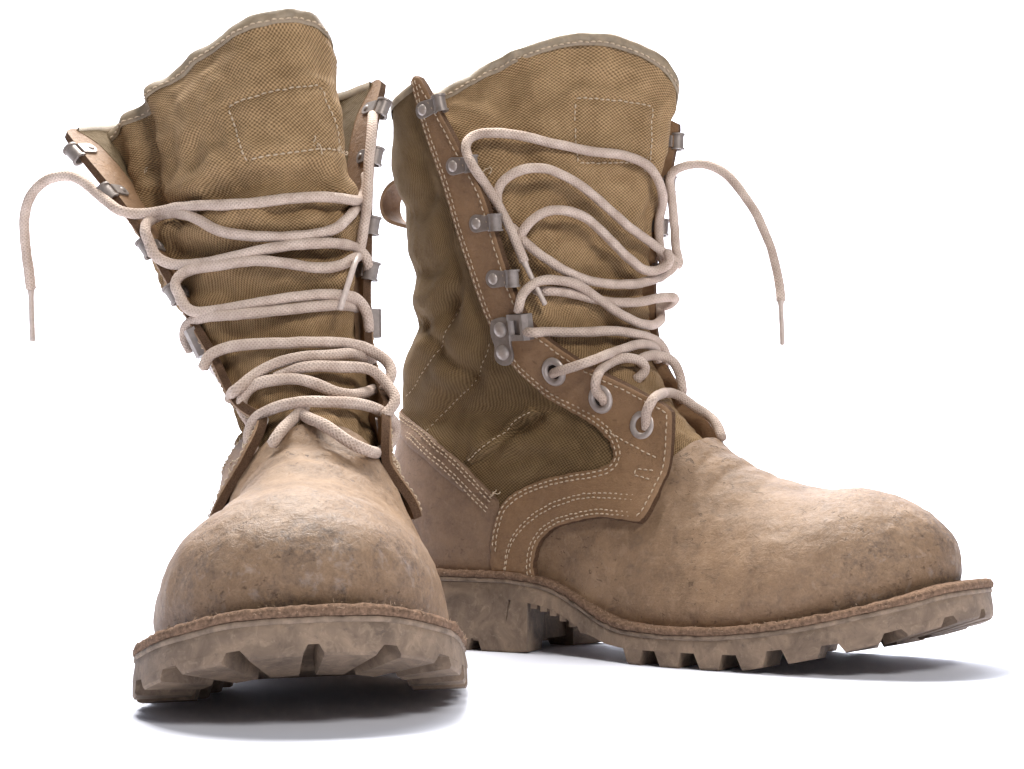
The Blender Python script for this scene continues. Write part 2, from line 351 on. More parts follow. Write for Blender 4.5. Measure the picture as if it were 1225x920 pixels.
def frames(p):
    t = np.gradient(p, axis=0); t /= np.maximum(1e-9, np.linalg.norm(t, axis=1, keepdims=True))
    n = np.zeros_like(p); a = np.array([0, 0, 1.]) if abs(t[0][2]) < .9 else np.array([1., 0, 0])
    n0 = a-t[0]*(a@t[0]); n0 /= np.linalg.norm(n0); n[0] = n0
    for i in range(1, len(p)):
        q = n[i-1]-t[i]*(n[i-1]@t[i]); n[i] = q/max(1e-9, np.linalg.norm(q))
    return t, n, np.cross(t, n)
def tube(p, r, seg=10, caps=True):
    p = np.asarray(p, float); r = np.broadcast_to(r, (len(p),)); t, n, b = frames(p)
    a = np.linspace(0, 2*np.pi, seg+1)                     # seam vertex doubled for UV
    ring = p[:, None]+r[:, None, None]*(np.cos(a)[None, :, None]*n[:, None]+np.sin(a)[None, :, None]*b[:, None])
    L = np.r_[0, np.cumsum(np.linalg.norm(np.diff(p, axis=0), axis=1))]
    uv = np.stack(np.broadcast_arrays(L[:, None], (a/(2*np.pi))[None]), -1).reshape(-1, 2)
    v = ring.reshape(-1, 3); f = grid_faces(len(p), seg+1)
    if caps:
        n0 = len(v); v = np.concatenate([v, p[:1]-t[:1]*r[0]*.5, p[-1:]+t[-1:]*r[-1]*.5]); uv = np.concatenate([uv, uv[:1], uv[-1:]])
        f += [(n0, j+1, j) for j in range(seg)]; o = (len(p)-1)*(seg+1); f += [(n0+1, o+j, o+j+1) for j in range(seg)]
    return v, f, uv
def fbm(p, sc, o=3, off=0.):
    out = np.empty(len(p))
    for i, q in enumerate(p): out[i] = mnoise.fractal(Vector(q)*sc+Vector((off, off*1.7, off*.3)), .6, 2.1, o)
    return out

class Upper:
    """side skin of one boot, addressed by signed s (-1 front edge on the y<0 side, 0 centre back, 1 front edge on the other side) and height"""
    def __init__(self, b):
        self.b = b; self.G = {}; self.Nn = {}; self.Q = {}
        for side in 'nf':
            G = quarter_grid(b, side); n = grid_normals(G, side == 'f')
            out = -1 if side == 'n' else 1
            if (n[60:140, 60, 1]*out).mean() < 0: n = -n
            # smooth the normals a little
            for _ in range(2):
                n[1:-1] = (n[:-2]+2*n[1:-1]+n[2:])/4; n[:, 1:-1] = (n[:, :-2]+2*n[:, 1:-1]+n[:, 2:])/4
            n /= np.linalg.norm(n, axis=-1, keepdims=True)
            self.G[side] = G; self.Nn[side] = n
        for side in 'nf':
            self.Q[side] = self.G[side]+self.Nn[side]*self.quilt(side)[..., None]
    def quilt(self, side):
        G = self.G[side]; d = np.zeros(G.shape[:2]); flat = G.reshape(-1, 3)
        s = np.linspace(0, 1, NS)[None]; z = np.linspace(4, 30, NZ)[:, None]
        for line, depth, wid, bulge in CREASES:
            c = curve(line, 40); P = lookup(G, c[:, 0], c[:, 1])
            dd = np.full(len(flat), 1e9)
            for k in range(0, len(P)): dd = np.minimum(dd, ((flat-P[k])**2).sum(1))
            dd = np.sqrt(dd).reshape(d.shape)
            d += -depth*np.exp(-(dd/wid)**2)+bulge*np.exp(-((dd-wid*2.6)/(wid*1.3))**2)
        nz = fbm(flat[::1], .32, 3, 3.1 if self.b == 'R' else 9.7).reshape(d.shape)
        d += nz*.13*sst(9, 14, z)
        d *= sst(.05, .4, s)*.9+.1
        zk = [4, 8.6, 9.6, 10.4, 11.6, 12.4, 13.6, 15.4, 17.6, 25, 27.6, 30]; lim = np.interp(z, zk, [.44, .62, .80, .84, .72, .65, .66, .72, .745, .77, .81, .86])
        ct = np.interp(np.broadcast_to(s, d.shape), [0, .0667, .2675, .4052, .5171, .6], [12.5, 12.2, 10.55, 8.99, 7.46, 6.5])
        d = d*sst(0, .10, lim-s)*sst(.1, 1.6, z-ct)
        return d
    def at(self, s, z, quilt=False):
        s = np.asarray(s, float); z = np.asarray(z, float); a = np.abs(s); near = (s < 0)[..., None]
        g = self.Q if quilt else self.G
        P = np.where(near, lookup(g['n'], a, z), lookup(g['f'], a, z))
        n = np.where(near, lookup(self.Nn['n'], a, z), lookup(self.Nn['f'], a, z))
        mid = (a < .004)[..., None]; nm = lookup(self.Nn['n'], a, z)+lookup(self.Nn['f'], a, z)
        n = np.where(mid, nm, n); n /= np.maximum(1e-9, np.linalg.norm(n, axis=-1, keepdims=True))
        return P, n
KS = 14.0
def panel(up, name, poly, off, thick, mats, parent, h=.34, r=.1, quilt=False, jitter=.0, fz=None):
    """a sheet cut to the outline poly (signed s, height) and laid on the upper: solid, with its own cut edge"""
    poly = np.asarray(poly, float)*[KS, 1]
    d = np.linalg.norm(np.diff(np.vstack([poly, poly[:1]]), axis=0), axis=1); P = []
    for i in range(len(poly)):
        a, b = poly[i], poly[(i+1) % len(poly)]; k = max(1, int(round(d[i]/(h*.62))))
        P += [a+(b-a)*j/k for j in range(k)]
    P = np.array(P)
    area = .5*np.sum(P[:, 0]*np.roll(P[:, 1], -1)-np.roll(P[:, 0], -1)*P[:, 1])
    if area < 0: P = P[::-1]
    if jitter:
        t = np.roll(P, -1, 0)-np.roll(P, 1, 0); nn = np.stack([t[:, 1], -t[:, 0]], -1); nn /= np.linalg.norm(nn, axis=1, keepdims=True)+1e-9
        P = P+nn*(rng.normal(0, 1, (len(P), 1))*jitter)*(np.abs(P[:, :1]) < KS*.995)
    nb = len(P); t = np.roll(P, -1, 0)-np.roll(P, 1, 0); nn = np.stack([t[:, 1], -t[:, 0]], -1); nn /= np.linalg.norm(nn, axis=1, keepdims=True)+1e-9
    def inside(q):
        x, y = q[:, 0:1], q[:, 1:2]; x0, y0 = P[:, 0], P[:, 1]; x1, y1 = np.roll(x0, -1), np.roll(y0, -1)
        c = ((y0 > y) != (y1 > y)) & (x < (x1-x0)*(y-y0)/np.where(np.abs(y1-y0) < 1e-9, 1e-9, y1-y0)+x0)
        return (c.sum(1) % 2) == 1
    def dist(q):
        a = P; b = np.roll(P, -1, 0); ab = b-a; out = np.full(len(q), 1e9)
        for i in range(nb):
            w = q-a[i]; tt = np.clip((w@ab[i])/max(1e-9, ab[i]@ab[i]), 0, 1); out = np.minimum(out, np.linalg.norm(w-tt[:, None]*ab[i], axis=1))
        return out
    ins = P-nn*r*1.05
    x0, y0 = P.min(0); x1, y1 = P.max(0)
    gx, gy = np.meshgrid(np.arange(x0, x1, h), np.arange(y0, y1, h*.87)); gx = gx+(np.arange(len(gx)) % 2)[:, None]*h*.5
    q = np.stack([gx.ravel(), gy.ravel()], -1); q = q[inside(q)]; q = q[dist(q) > r*1.05+h*.35] if len(q) else q
    i2 = ins[inside(ins)]; i2 = i2[dist(i2) > r*.8] if len(i2) else i2
    pts = np.concatenate([P, i2, q])
    vs, es, fs, _, _, _ = delaunay_2d_cdt([Vector(p) for p in pts], [(i, (i+1) % nb) for i in range(nb)], [], 1, 1e-4)
    V = np.array([tuple(v) for v in vs]); dd = dist(V); dd = np.minimum(dd, r)
    rr = r*(1-np.sqrt(np.maximum(0, 1-(1-dd/r)**2)))*.75
    Pt, n = up.at(V[:, 0]/KS, V[:, 1], quilt)
    o = np.full(len(V), off)+(fz(V[:, 0]/KS, V[:, 1]) if fz else 0)
    top = Pt+n*(o-np.minimum(rr, thick*.5))[:, None]; bot = Pt+n*(o-thick)[:, None]
    # orientation: outward
    f = []
    for t_ in fs:
        a, b, c = top[t_[0]], top[t_[1]], top[t_[2]]
        f.append(tuple(t_) if np.cross(b-a, c-a)@n[t_[0]] > 0 else tuple(t_)[::-1])
    nv = len(V); cnt = {}
    for t_ in f:
        for i in range(len(t_)): e = (t_[i], t_[(i+1) % len(t_)]); cnt[e] = cnt.get(e, 0)+1
    be = [e for e in cnt if (e[1], e[0]) not in cnt]
    allf = list(f)+[tuple(i+nv for i in t_[::-1]) for t_ in f]; mi = [0]*len(f)+[2 if len(mats) > 2 else 0]*len(f)
    bt = {}; ev = []; base = 2*nv
    for e in be:                                           # separate vertices for the cut edge so that it shades crisp
        k = len(ev); ev += [top[e[0]], top[e[1]], bot[e[1]], bot[e[0]]]
        allf.append((base+k+1, base+k, base+k+3, base+k+2)); mi.append(1 if len(mats) > 1 else 0)
    verts = np.concatenate([top, bot]+([np.array(ev)] if ev else []))
    uvc = np.stack([V[:, 0], V[:, 1]], -1); uv = np.concatenate([uvc, uvc]+([np.zeros((len(ev), 2))] if ev else []))
    return mesh_obj(name, verts, allf, mats, parent, uv=uv, matidx=mi)

def stitches(mb, P, n, pitch=.36, ln=.25, r=.045, lift=.02, gap=0.):
    """a row of thread stitches along the 3D line P lying on a surface with normals n"""
    L = np.r_[0, np.cumsum(np.linalg.norm(np.diff(P, axis=0), axis=1))]
    k = int(L[-1]/pitch)
    for i in range(k):
        if gap and random.random() < gap: continue
        a = (i+.15)*pitch; q = np.linspace(a, a+ln, 4); jt = random.uniform(-.02, .02)
        c = np.stack([np.interp(q, L, P[:, j]) for j in range(3)], -1); m = np.stack([np.interp(q, L, n[:, j]) for j in range(3)], -1)
        m /= np.linalg.norm(m, axis=1, keepdims=True); t = c[-1]-c[0]; t /= np.linalg.norm(t)+1e-9; bn = np.cross(m, t)
        c = c+m*(lift+np.array([-.5, .5, .5, -.5])[:, None]*r)+bn*jt
        rr = r*np.array([.6, 1, 1, .6]); a6 = np.linspace(0, 2*np.pi, 6, endpoint=False)
        ring = c[:, None]+rr[:, None, None]*(np.cos(a6)[None, :, None]*bn[:, None]+np.sin(a6)[None, :, None]*.8*m[:, None])
        f = grid_faces(4, 6, True)+[(5, 4, 3, 2, 1, 0), (18, 19, 20, 21, 22, 23)]
        mb.add(ring.reshape(-1, 3), f)
def row(up, mb, line, inset=0., off=.24, n=80, sg=1, quilt=False, smooth=True, fz=None, inner=False, **k):
    c = curve(line, n, smooth); P, nn = up.at(sg*c[:, 0], c[:, 1], quilt); P = P+nn*(off+(fz(c[:, 0], c[:, 1]) if fz else np.zeros(n)))[:, None]
    t = np.gradient(P, axis=0); t /= np.linalg.norm(t, axis=1, keepdims=True)+1e-9
    P = P+np.cross(nn, t)*inset*(-sg); stitches(mb, P, -nn if inner else nn, **k)

# ================================================================== pattern pieces, in (s, height)
FACE_BACK = [(.945,30.0),(.915,29.85),(.892,29.2),(.843,27.6),(.800,25.1),(.768,22.69),(.770,20.13),(.778,17.63),(.7513,15.35),(.692,13.6),(.683,12.39),(.7514,11.63),(.8095,11.05),(.8426,10.48),(.8447,10.0),(.8145,9.65),(.7496,9.33),(.6494,8.7),(.5752,7.99),(.5272,7.21),(.4966,6.15),(.4739,4.95),(.4642,4.0)]
FACE_LOW = [(.5989,4.0),(.5964,4.47),(.6207,5.57),(.6542,6.27),(.7161,6.91),(.7874,7.35),(.8768,7.66),(.9558,7.65)]
FACE_FRONT = [(.9558,7.65),(.9753,8.06),(.9866,9.13),(.9968,10.17),(1.0,11.0),(1.0,12.28)]
MIDROW = [(.9613,8.68),(.8645,8.66),(.762,8.31),(.6709,7.58),(.5917,6.59),(.541,5.53),(.5161,4.57),(.5042,4.0)]
DIAG = [(.8067,11.26),(.8842,10.79),(.9787,10.25)]
BOXST = [(.9603,9.8),(.913,9.81),(.9126,9.53),(.9585,9.39)]
COUNTER = [(0.0,12.5),(.0667,12.2),(.2675,10.55),(.4052,8.99),(.5171,7.46)]
SEAM = [(.4197,9.16),(.4866,10.18),(.5228,11.38),(.5933,12.21)]
QUILT1 = [(.2351,10.78),(.2786,12.22),(.4658,13.55),(.7212,15.82)]
QUILT2 = [(.12,12.9),(.2514,14.0),(.3882,15.3),(.5934,17.66)]
CREASES = [([(s_+.012, z_-.32) for s_, z_ in SEAM],.42,.22,.1),(QUILT1,.3,.42,.16),(QUILT2,.32,.42,.17),
  ([(.10,16.6),(.35,16.9),(.55,17.6),(.68,19.0),(.74,20.5)],.5,.5,.14),
  ([(.30,16.9),(.42,15.4),(.5,13.9)],.26,.4,.1),
  ([(.18,19.3),(.45,19.4),(.62,20.2),(.72,21.6)],.26,.5,.1),
  ([(.2,23.6),(.45,22.6),(.66,23.4),(.76,25.2)],.3,.7,.1),
  ([(.4469,8.27),(.6055,9.76),(.8238,10.26)],.28,.4,.12),([(.46,10.67),(.6046,11.11),(.7499,10.68)],.26,.35,.14)]
HOOK_Z = {'Rn': [28.06,24.69,21.7,18.94], 'Rf': [28.5,25.5,22.6,19.8], 'Ln': [27.0,22.9,19.4,17.1], 'Lf': [27.8,24.8,21.4,18.95]}
CLAMP_Z = {'Rn': 16.2, 'Rf': 17.0, 'Ln': 14.9, 'Lf': 15.7}
EYE = [(.8514,14.04),(.8456,12.7),(.9162,11.54)]
PATCH = {'R': [(.5253,27.83),(.7949,27.99),(.8061,25.32),(.5031,24.89)], 'L': [(.5243,25.78),(.779,26.66),(.828,24.02),(.5597,23.11)]}
TCREASE = {'L': [([(.2176,29.3),(.212,26.21),(.2021,23.5),(.235,21.6),(.33,21.2)],.6,.5,.2),([(.33,21.2),(.45,21.6),(.6,22.2),(.75,22.1)],.5,.5,.28),
                 ([(.4,24.4),(.42,22.8),(.46,21.4)],.12,.4,.06),([(.62,20.6),(.72,21.0),(.85,21.2)],.36,.4,.18),([(.25,19.6),(.4,19.0),(.6,19.3),(.8,18.8)],.38,.45,.2),([(.3,17.2),(.5,16.6),(.75,17)],.22,.45,.1),([(.3,15.2),(.55,14.8),(.8,15.2)],.25,.4,.1)],
           'R': [([(.30,29.0),(.31,26.5),(.29,23.5)],.28,.6,.1),([(.36,29.3),(.38,27.6)],.12,.4,.05),([(.45,22.6),(.33,21.8),(.22,21.5)],.22,.5,.1),([(.25,19.4),(.45,18.8),(.7,19.3)],.22,.45,.1),([(.3,17.2),(.5,16.5),(.8,17)],.24,.4,.1),([(.3,15.1),(.55,14.7),(.8,15)],.25,.4,.1),([(.50,28.4),(.65,28.7),(.82,28.5)],.10,.35,.06),([(.84,27.8),(.85,25),(.84,22)],.16,.4,.06)]}
LACE_R = [
   [(9.7,-3.88,19.69),(8.97,-4.24,21.58),(8.15,-4.85,23.41),(7.7,-5.59,24.58),(7.39,-5.53,25.09),(7.18,-5.45,25.6),(7.29,-4.89,26.19),(8.22,-4.28,26.35),(9.72,-2.62,26.1),(11.31,-0.43,25.7),(12.45,1.27,25.58),(13.17,2.53,25.11),(13.42,3.38,24.19),(12.96,4.33,23.2),(12.61,4.56,22.35),(12.68,4.61,21.28),(12.9,4.76,20.11),(13.26,5.02,20.11)] ,
   [(8.21,-4.05,22.48),(8.3,-4.25,23.09),(8.64,-4.29,23.77),(9.44,-3.88,24.35),(10.29,-2.87,24.5),(11.05,-1.69,24.07),(11.81,-0.17,23.12),(12.56,1.39,21.94),(13.01,3.53,21.04),(13.58,4.65,20.27),(13.7,4.88,20.11),(13.53,4.92,20.75),(13.33,4.93,22.47),(13.16,4.96,24.02),(13.07,4.95,24.71),(13.31,4.99,25.18),(13.85,5.12,25.42),(14.86,5.58,25.47),(15.91,6.06,24.9),(16.9,6.51,23.52),(17.61,6.76,22.16),(18.16,6.9,20.62),(18.53,6.91,19.09),(18.69,6.77,18.06)] ,
   [(9.14,-3.6,20.74),(9.35,-3.61,21.15),(9.68,-3.56,21.6),(10.34,-2.94,22.26),(10.88,-2.14,22.39),(11.46,-0.99,22.14),(12.09,0.42,21.13),(12.6,1.66,20.13),(13.08,2.62,19.62),(13.61,3.19,19.77),(13.93,3.42,20.17),(13.83,3.35,20.7)] ,
   [(8.5,-3.27,21.6),(9.24,-3.59,20.99),(9.87,-3.24,20.34),(10.78,-2.31,19.47),(11.6,-0.9,18.91),(12.54,1.07,18.81),(12.96,3.25,19.2),(13.46,4.23,19.75),(13.72,4.41,20.11)] ,
   [(9.87,-4.65,17.07),(10.04,-4.75,17.6),(9.99,-4.23,18.15),(10.43,-3.68,18.64),(11.05,-2.71,18.77),(11.61,-1.56,18.5),(12.4,-0.1,17.55),(13.2,1.39,16.8),(13.24,3.11,16.84),(12.99,4.15,17.28),(12.47,4.77,18.03)] ,
   [(9.73,-2.96,18.2),(10.49,-2.94,18.24),(11.04,-2.0,18.2),(11.87,-0.62,17.92),(12.85,1.23,17.85),(13.78,2.88,18.19),(13.95,3.9,18.23),(13.36,4.4,17.99),(12.39,4.63,17.89)] ,
   [(10.25,-4.47,16.06),(10.81,-4.55,15.99),(10.99,-3.61,16.08),(12.05,-2.63,16.06),(12.93,-0.95,16.22),(13.52,0.85,16.14),(13.67,2.53,15.86),(13.8,3.16,15.32),(13.37,3.82,14.76)] ,
   [(10.96,-3.2,13.92),(11.38,-3.68,14.01),(12.04,-4.0,14.09),(13.6,-4.04,14.44),(13.66,-1.5,15.13),(13.81,0.61,15.6),(13.61,2.46,15.5),(13.41,3.06,14.89)] ,
   [(13.69,-2.74,12.4),(14.02,-3.25,12.62),(13.89,-3.66,12.97),(14.06,-4.01,13.57),(13.73,-2.63,14.31),(13.9,-1.41,14.75),(14.2,-0.44,14.75),(14.45,0.03,14.3),(14.1,-0.37,13.7)] ,
   [(14.09,0.15,14.79),(14.22,1.42,15.07),(14.73,2.16,14.83),(15.09,2.39,14.14),(15.21,2.44,13.24),(14.48,3.36,12.69)] ,
   [(16.12,-2.71,10.99),(16.37,-3.12,11.3),(16.57,-3.45,11.81),(17.02,-3.73,12.39),(15.85,-0.7,12.96),(15.51,1.4,12.97),(16.42,2.01,12.25),(17.57,1.56,11.61),(18.42,0.78,10.74)] ,
]
LACE_L = [
   [(4.02,-10.88,17.99),(4.41,-10.99,19.2),(4.81,-11.1,20.83),(5.27,-10.91,21.89),(5.83,-10.21,22.8),(6.44,-9.25,23.02),(7.02,-8.43,22.77),(7.61,-7.62,22.05),(8.14,-7.08,21.5),(8.68,-6.51,21.07),(8.58,-5.45,20.94),(9.75,-3.87,21.08),(11.86,-1.16,20.92),(12.22,1.14,21.14),(11.85,2.87,21.24),(10.84,3.93,21.28),(9.33,4.57,21.64),(8.83,4.83,22.15),(8.01,4.94,22.89)] ,
   [(7.01,5.45,25.99),(8.1,5.26,25.17),(8.93,5.02,23.69),(9.69,4.81,21.94),(10.33,4.54,20.23),(10.36,4.24,18.75)] ,
   [(9.86,-5.07,18.87),(9.73,-5.21,19.38),(9.53,-5.42,19.99),(8.57,-5.11,20.7),(9.34,-4.2,20.86),(10.43,-3.28,20.52),(11.25,-2.38,19.9),(11.93,-1.19,19.51),(12.48,1.09,19.36),(12.12,2.82,19.71),(11.32,3.71,20.4),(9.02,4.4,21.33),(7.96,4.69,21.89)] ,
   [(9.78,-5.21,19.3),(10.04,-4.92,18.77),(10.15,-4.25,18.41),(11.35,-2.71,18.34),(12.33,-0.92,18.63),(12.57,1.07,18.97),(12.28,2.79,19.08),(10.48,4.23,19.01),(10.35,4.66,18.52),(9.9,4.74,18.06)] ,
   [(11.22,-3.89,16.55),(11.08,-4.02,16.98),(10.87,-4.16,17.45),(10.8,-3.78,17.91),(11.86,-2.14,18.16),(12.62,-0.32,18.25),(12.82,1.48,18.0),(12.58,2.73,17.95),(12.05,3.59,18.27),(8.95,4.44,19.0)] ,
   [(11.08,-3.99,16.94),(11.43,-3.74,16.37),(11.71,-3.31,16.08),(12.47,-2.05,16.11),(13.28,-0.28,16.35),(13.24,1.53,16.61),(12.73,3.11,16.69),(11.83,4.07,16.47),(11.8,4.4,15.9),(11.49,4.5,15.2)] ,
   [(10.56,-3.5,14.41),(10.51,-3.75,15.06),(10.82,-3.6,15.56),(11.81,-2.91,15.81),(13.11,-1.31,15.82),(13.52,0.72,15.99),(12.92,2.82,16.22),(11.19,3.94,16.26)] ,
   [(13.45,-3.07,13.42),(13.47,-2.96,13.67),(13.51,-2.74,14.0),(13.82,-1.87,14.33),(14.6,-0.4,14.4),(14.86,1.36,14.4),(14.1,3.18,14.4),(13.77,4.4,14.08),(14.02,5.02,13.53),(14.46,5.1,12.95),(14.79,4.68,12.24)] ,
   [(14.56,-1.98,11.96),(14.87,-1.88,12.2),(15.78,-1.74,12.33),(15.47,-0.86,13.01),(15.56,0.53,13.63),(15.27,2.03,13.81),(13.87,3.71,13.93),(12.77,4.47,13.7)] ,
   [(15.12,-0.96,10.73),(15.5,-1.26,11.12),(15.39,-1.49,11.59),(15.47,-1.3,12.23),(15.79,-0.64,12.63),(16.25,0.71,12.76),(16.57,1.64,12.48),(16.61,2.52,12.11),(15.72,3.55,12.1),(14.17,4.35,12.35)] ,
   [(15.73,-0.03,12.84),(15.87,0.61,13.11),(16.0,1.46,13.27),(15.4,3.02,13.28),(15.09,4.22,13.11),(15.41,4.83,12.46),(16.03,5.06,11.77),(16.49,4.44,11.08)] ,
   [(17.37,-1.1,9.65),(16.41,-1.24,10.34),(16.41,-1.02,11.01),(17.04,-0.35,11.46),(17.86,0.82,11.69),(17.86,2.0,11.67),(16.81,3.59,11.58),(15.84,4.67,11.17),(14.86,5.18,10.58),(14.97,4.97,9.99),(17.39,4.01,9.5)] ,
   [(18.9,-0.46,9.91),(18.8,-0.17,10.29),(18.06,0.33,10.82),(17.72,0.86,11.31),(17.09,1.12,11.61)] ,
   [(17.7,0.86,11.24),(18.4,1.14,11.0),(19.29,1.74,10.61),(19.72,2.65,9.93),(19.29,3.44,9.58),(17.39,4.01,9.5)] ,
]
LACES = {'R': (LACE_R, [[[9.7,-3.88,19.69],[10.23,-3.69,18.52],[10.76,-3.57,17.49]],[[18.69,6.77,18.06],[18.75,6.81,15.77]]]), 'L': (LACE_L, [[[4.02,-10.88,17.99],[4.04,-10.83,15.45]],[[10.36,4.24,18.75],[12.3,3.86,18.21],[13.62,3.0,15.96]]])}


def frame_at(up, s, z):
    """surface frame: e_out towards the front edge, e_up along the edge upwards, n outward"""
    P, n = up.at(np.array([s]), np.array([z])); P2, _ = up.at(np.array([s*.97]), np.array([z])); P3, _ = up.at(np.array([s]), np.array([z+.5]))
    P = P[0]; n = n[0]; o = P-P2[0]; o -= n*(o@n); o /= np.linalg.norm(o); u = P3[0]-P; u -= n*(u@n)+o*(u@o); u /= np.linalg.norm(u)
    return P, o, u, n
def place(v, F, base=0.): P, o, u, n = F; v = np.asarray(v, float); return P+v[:, :1]*o+v[:, 1:2]*u+(v[:, 2:]+base)*n
def extr(prof, w0, w1, axis='u'):
    """closed profile in (out, normal), extruded along u"""
    p = np.asarray(prof, float); k = len(p)
    v = np.concatenate([np.stack([p[:, 0], np.full(k, w0), p[:, 1]], -1), np.stack([p[:, 0], np.full(k, w1), p[:, 1]], -1)])
    f = [(i, (i+1) % k, (i+1) % k+k, i+k) for i in range(k)]
    f += [tuple(range(k))[::-1], tuple(range(k, 2*k))]
    return v, f
def slab(outl, z0, z1, bev=.03):
    """flat plate from an outline in (out, up), with a bevelled top edge"""
    p = np.asarray(outl, float); k = len(p); c = p.mean(0); q = p+(c-p)*(bev/np.maximum(1e-6, np.linalg.norm(p-c, axis=1, keepdims=True)))
    v = np.concatenate([np.c_[p, np.full(k, z0)], np.c_[p, np.full(k, z1-bev)], np.c_[q, np.full(k, z1)]])
    f = grid_faces(3, k, True)+[tuple(range(2*k, 3*k))]
    return v, f
def dome(c, r, h, z, seg=18, rings=5):
    v = []; 
    for i in range(rings):
        a = i/(rings-.35)*np.pi/2
        for j in range(seg): t = 2*np.pi*j/seg; v.append((c[0]+r*np.cos(a)*np.cos(t), c[1]+r*np.cos(a)*np.sin(t), z+h*np.sin(a)))
    f = grid_faces(rings, seg, True)+[tuple(range((rings-1)*seg, rings*seg))]
    return np.array(v), f
def oblong(t0, t1, w, wt=None, k=9):
    a = np.linspace(np.pi/2, 3*np.pi/2, k); h = w/2; wt = (wt or w)/2
    return [(t0+h+h*np.cos(x), h*np.sin(x)) for x in a]+[(t1, -wt), (t1, wt)]
def arc_band(c, r0, r1, a0, a1, k=14):
    a = np.radians(np.linspace(a0, a1, k)); o = [(c[0]+r1*np.cos(x), c[1]+r1*np.sin(x)) for x in a]
    return o+[(c[0]+r0*np.cos(x), c[1]+r0*np.sin(x)) for x in a[::-1]]

def hook(up, s, z, parent, sg):
    F = frame_at(up, s, z); mb = MB(); w = .44
    v, f = slab(oblong(-.95, .45, .92, .74, 13), .22, .33); mb.add(place(v, F), f)
    prof = arc_band((.48, .56), .215, .28, -95, 95, 14)
    for k, (w0, w1, ex) in enumerate(((-w+.06, w-.06, 0), (-w, -w+.1, .06), (w-.1, w, .06))):   # curled keeper with raised rims
        v, f = extr(arc_band((.66, .16), .26, .33+ex, -150, 158), w0, w1); mb.add(place(v, F), f)
    v, f = slab(oblong(-.55, .5, .7, .6, 13), .14, .24); v[:, 2] *= -1; mb.add(place(v, F), [q[::-1] for q in f])
    v, f = dome((-.2, 0), .17, .06, .24); v[:, 2] *= -1; mb.add(place(v, F), [q[::-1] for q in f])
    h = mb.build('lace_hook', M_METAL, parent, sharp=35)
    v, f = dome((-.46, 0), .3, .13, .32); r = MB(); r.add(place(v, F), f); r.build('rivet', M_RIVET, h, sharp=50)
def clamp_hook(up, s, z, parent):
    F = frame_at(up, s, z); F = (F[0], F[1]*1.2, F[2]*1.2, F[3]*1.1); mb = MB()
    out = [(-.75,.5),(-.4,.62),(.1,.6),(.25,.35),(.3,0),(.15,-.45),(.2,-1.0),(0,-1.35),(-.45,-1.4),(-.78,-1.1),(-.72,-.6),(-.85,-.1)]
    v, f = slab(curve(out+out[:1], 40)[:-1], .2, .36); mb.add(place(v, F), f)
    v, f = slab([(.2,-.35),(1.25,-.3),(1.25,.75),(.2,.7)], .26, .36); mb.add(place(v, F), f)
    for y0, y1 in ((-.34, -.1), (.52, .76)):
        v, f = extr([(.3,.3),(.3,.62),(.5,.7),(1.1,.66),(1.28,.5),(1.3,.3)], y0, y1); mb.add(place(v, F), f)
    v, f = extr([(.95,.3),(.95,.68),(1.12,.7),(1.34,.55),(1.36,.2),(1.2,.2)], -.34, .76); mb.add(place(v, F), f)
    v, f = extr([(.28,.3),(.28,.55),(.45,.6),(.55,.5),(.55,.3)], -.34, .76); mb.add(place(v, F), f)
    h = mb.build('clamp_hook', M_METAL, parent, sharp=35)
    for c in ((-.28, .12), (-.3, -.86)):
        r = MB(); v, f = dome(c, .34, .2, .34); r.add(place(v, F), f); r.build('rivet', M_RIVET, h, sharp=40)
def eyelet(up, s, z, parent):
    F = frame_at(up, s, z); a = np.linspace(0, 2*np.pi, 28, endpoint=False)
    prof = [(.37,.0),(.37,.28),(.42,.38),(.51,.43),(.63,.41),(.73,.34),(.75,.24)]
    v = np.array([(r*np.cos(x)*.93, r*np.sin(x), h) for r, h in prof for x in a])
    e = mesh_obj('eyelet', place(v, F), grid_faces(len(prof), 28, True), M_RIVET, parent)
    v = np.array([(.36*np.cos(x), .36*np.sin(x), .28) for x in a]); mesh_obj('eyelet_shade_disc', place(v, F), [tuple(range(28))], M_HOLE_SHADE, e, smooth=False)  # flat near-black disc stands in for the shade inside the eyelet
M_HOLE_SHADE = plain('hole_shade', (.02, .014, .01), .9)  # shade of the eyelet opening, put in as colour

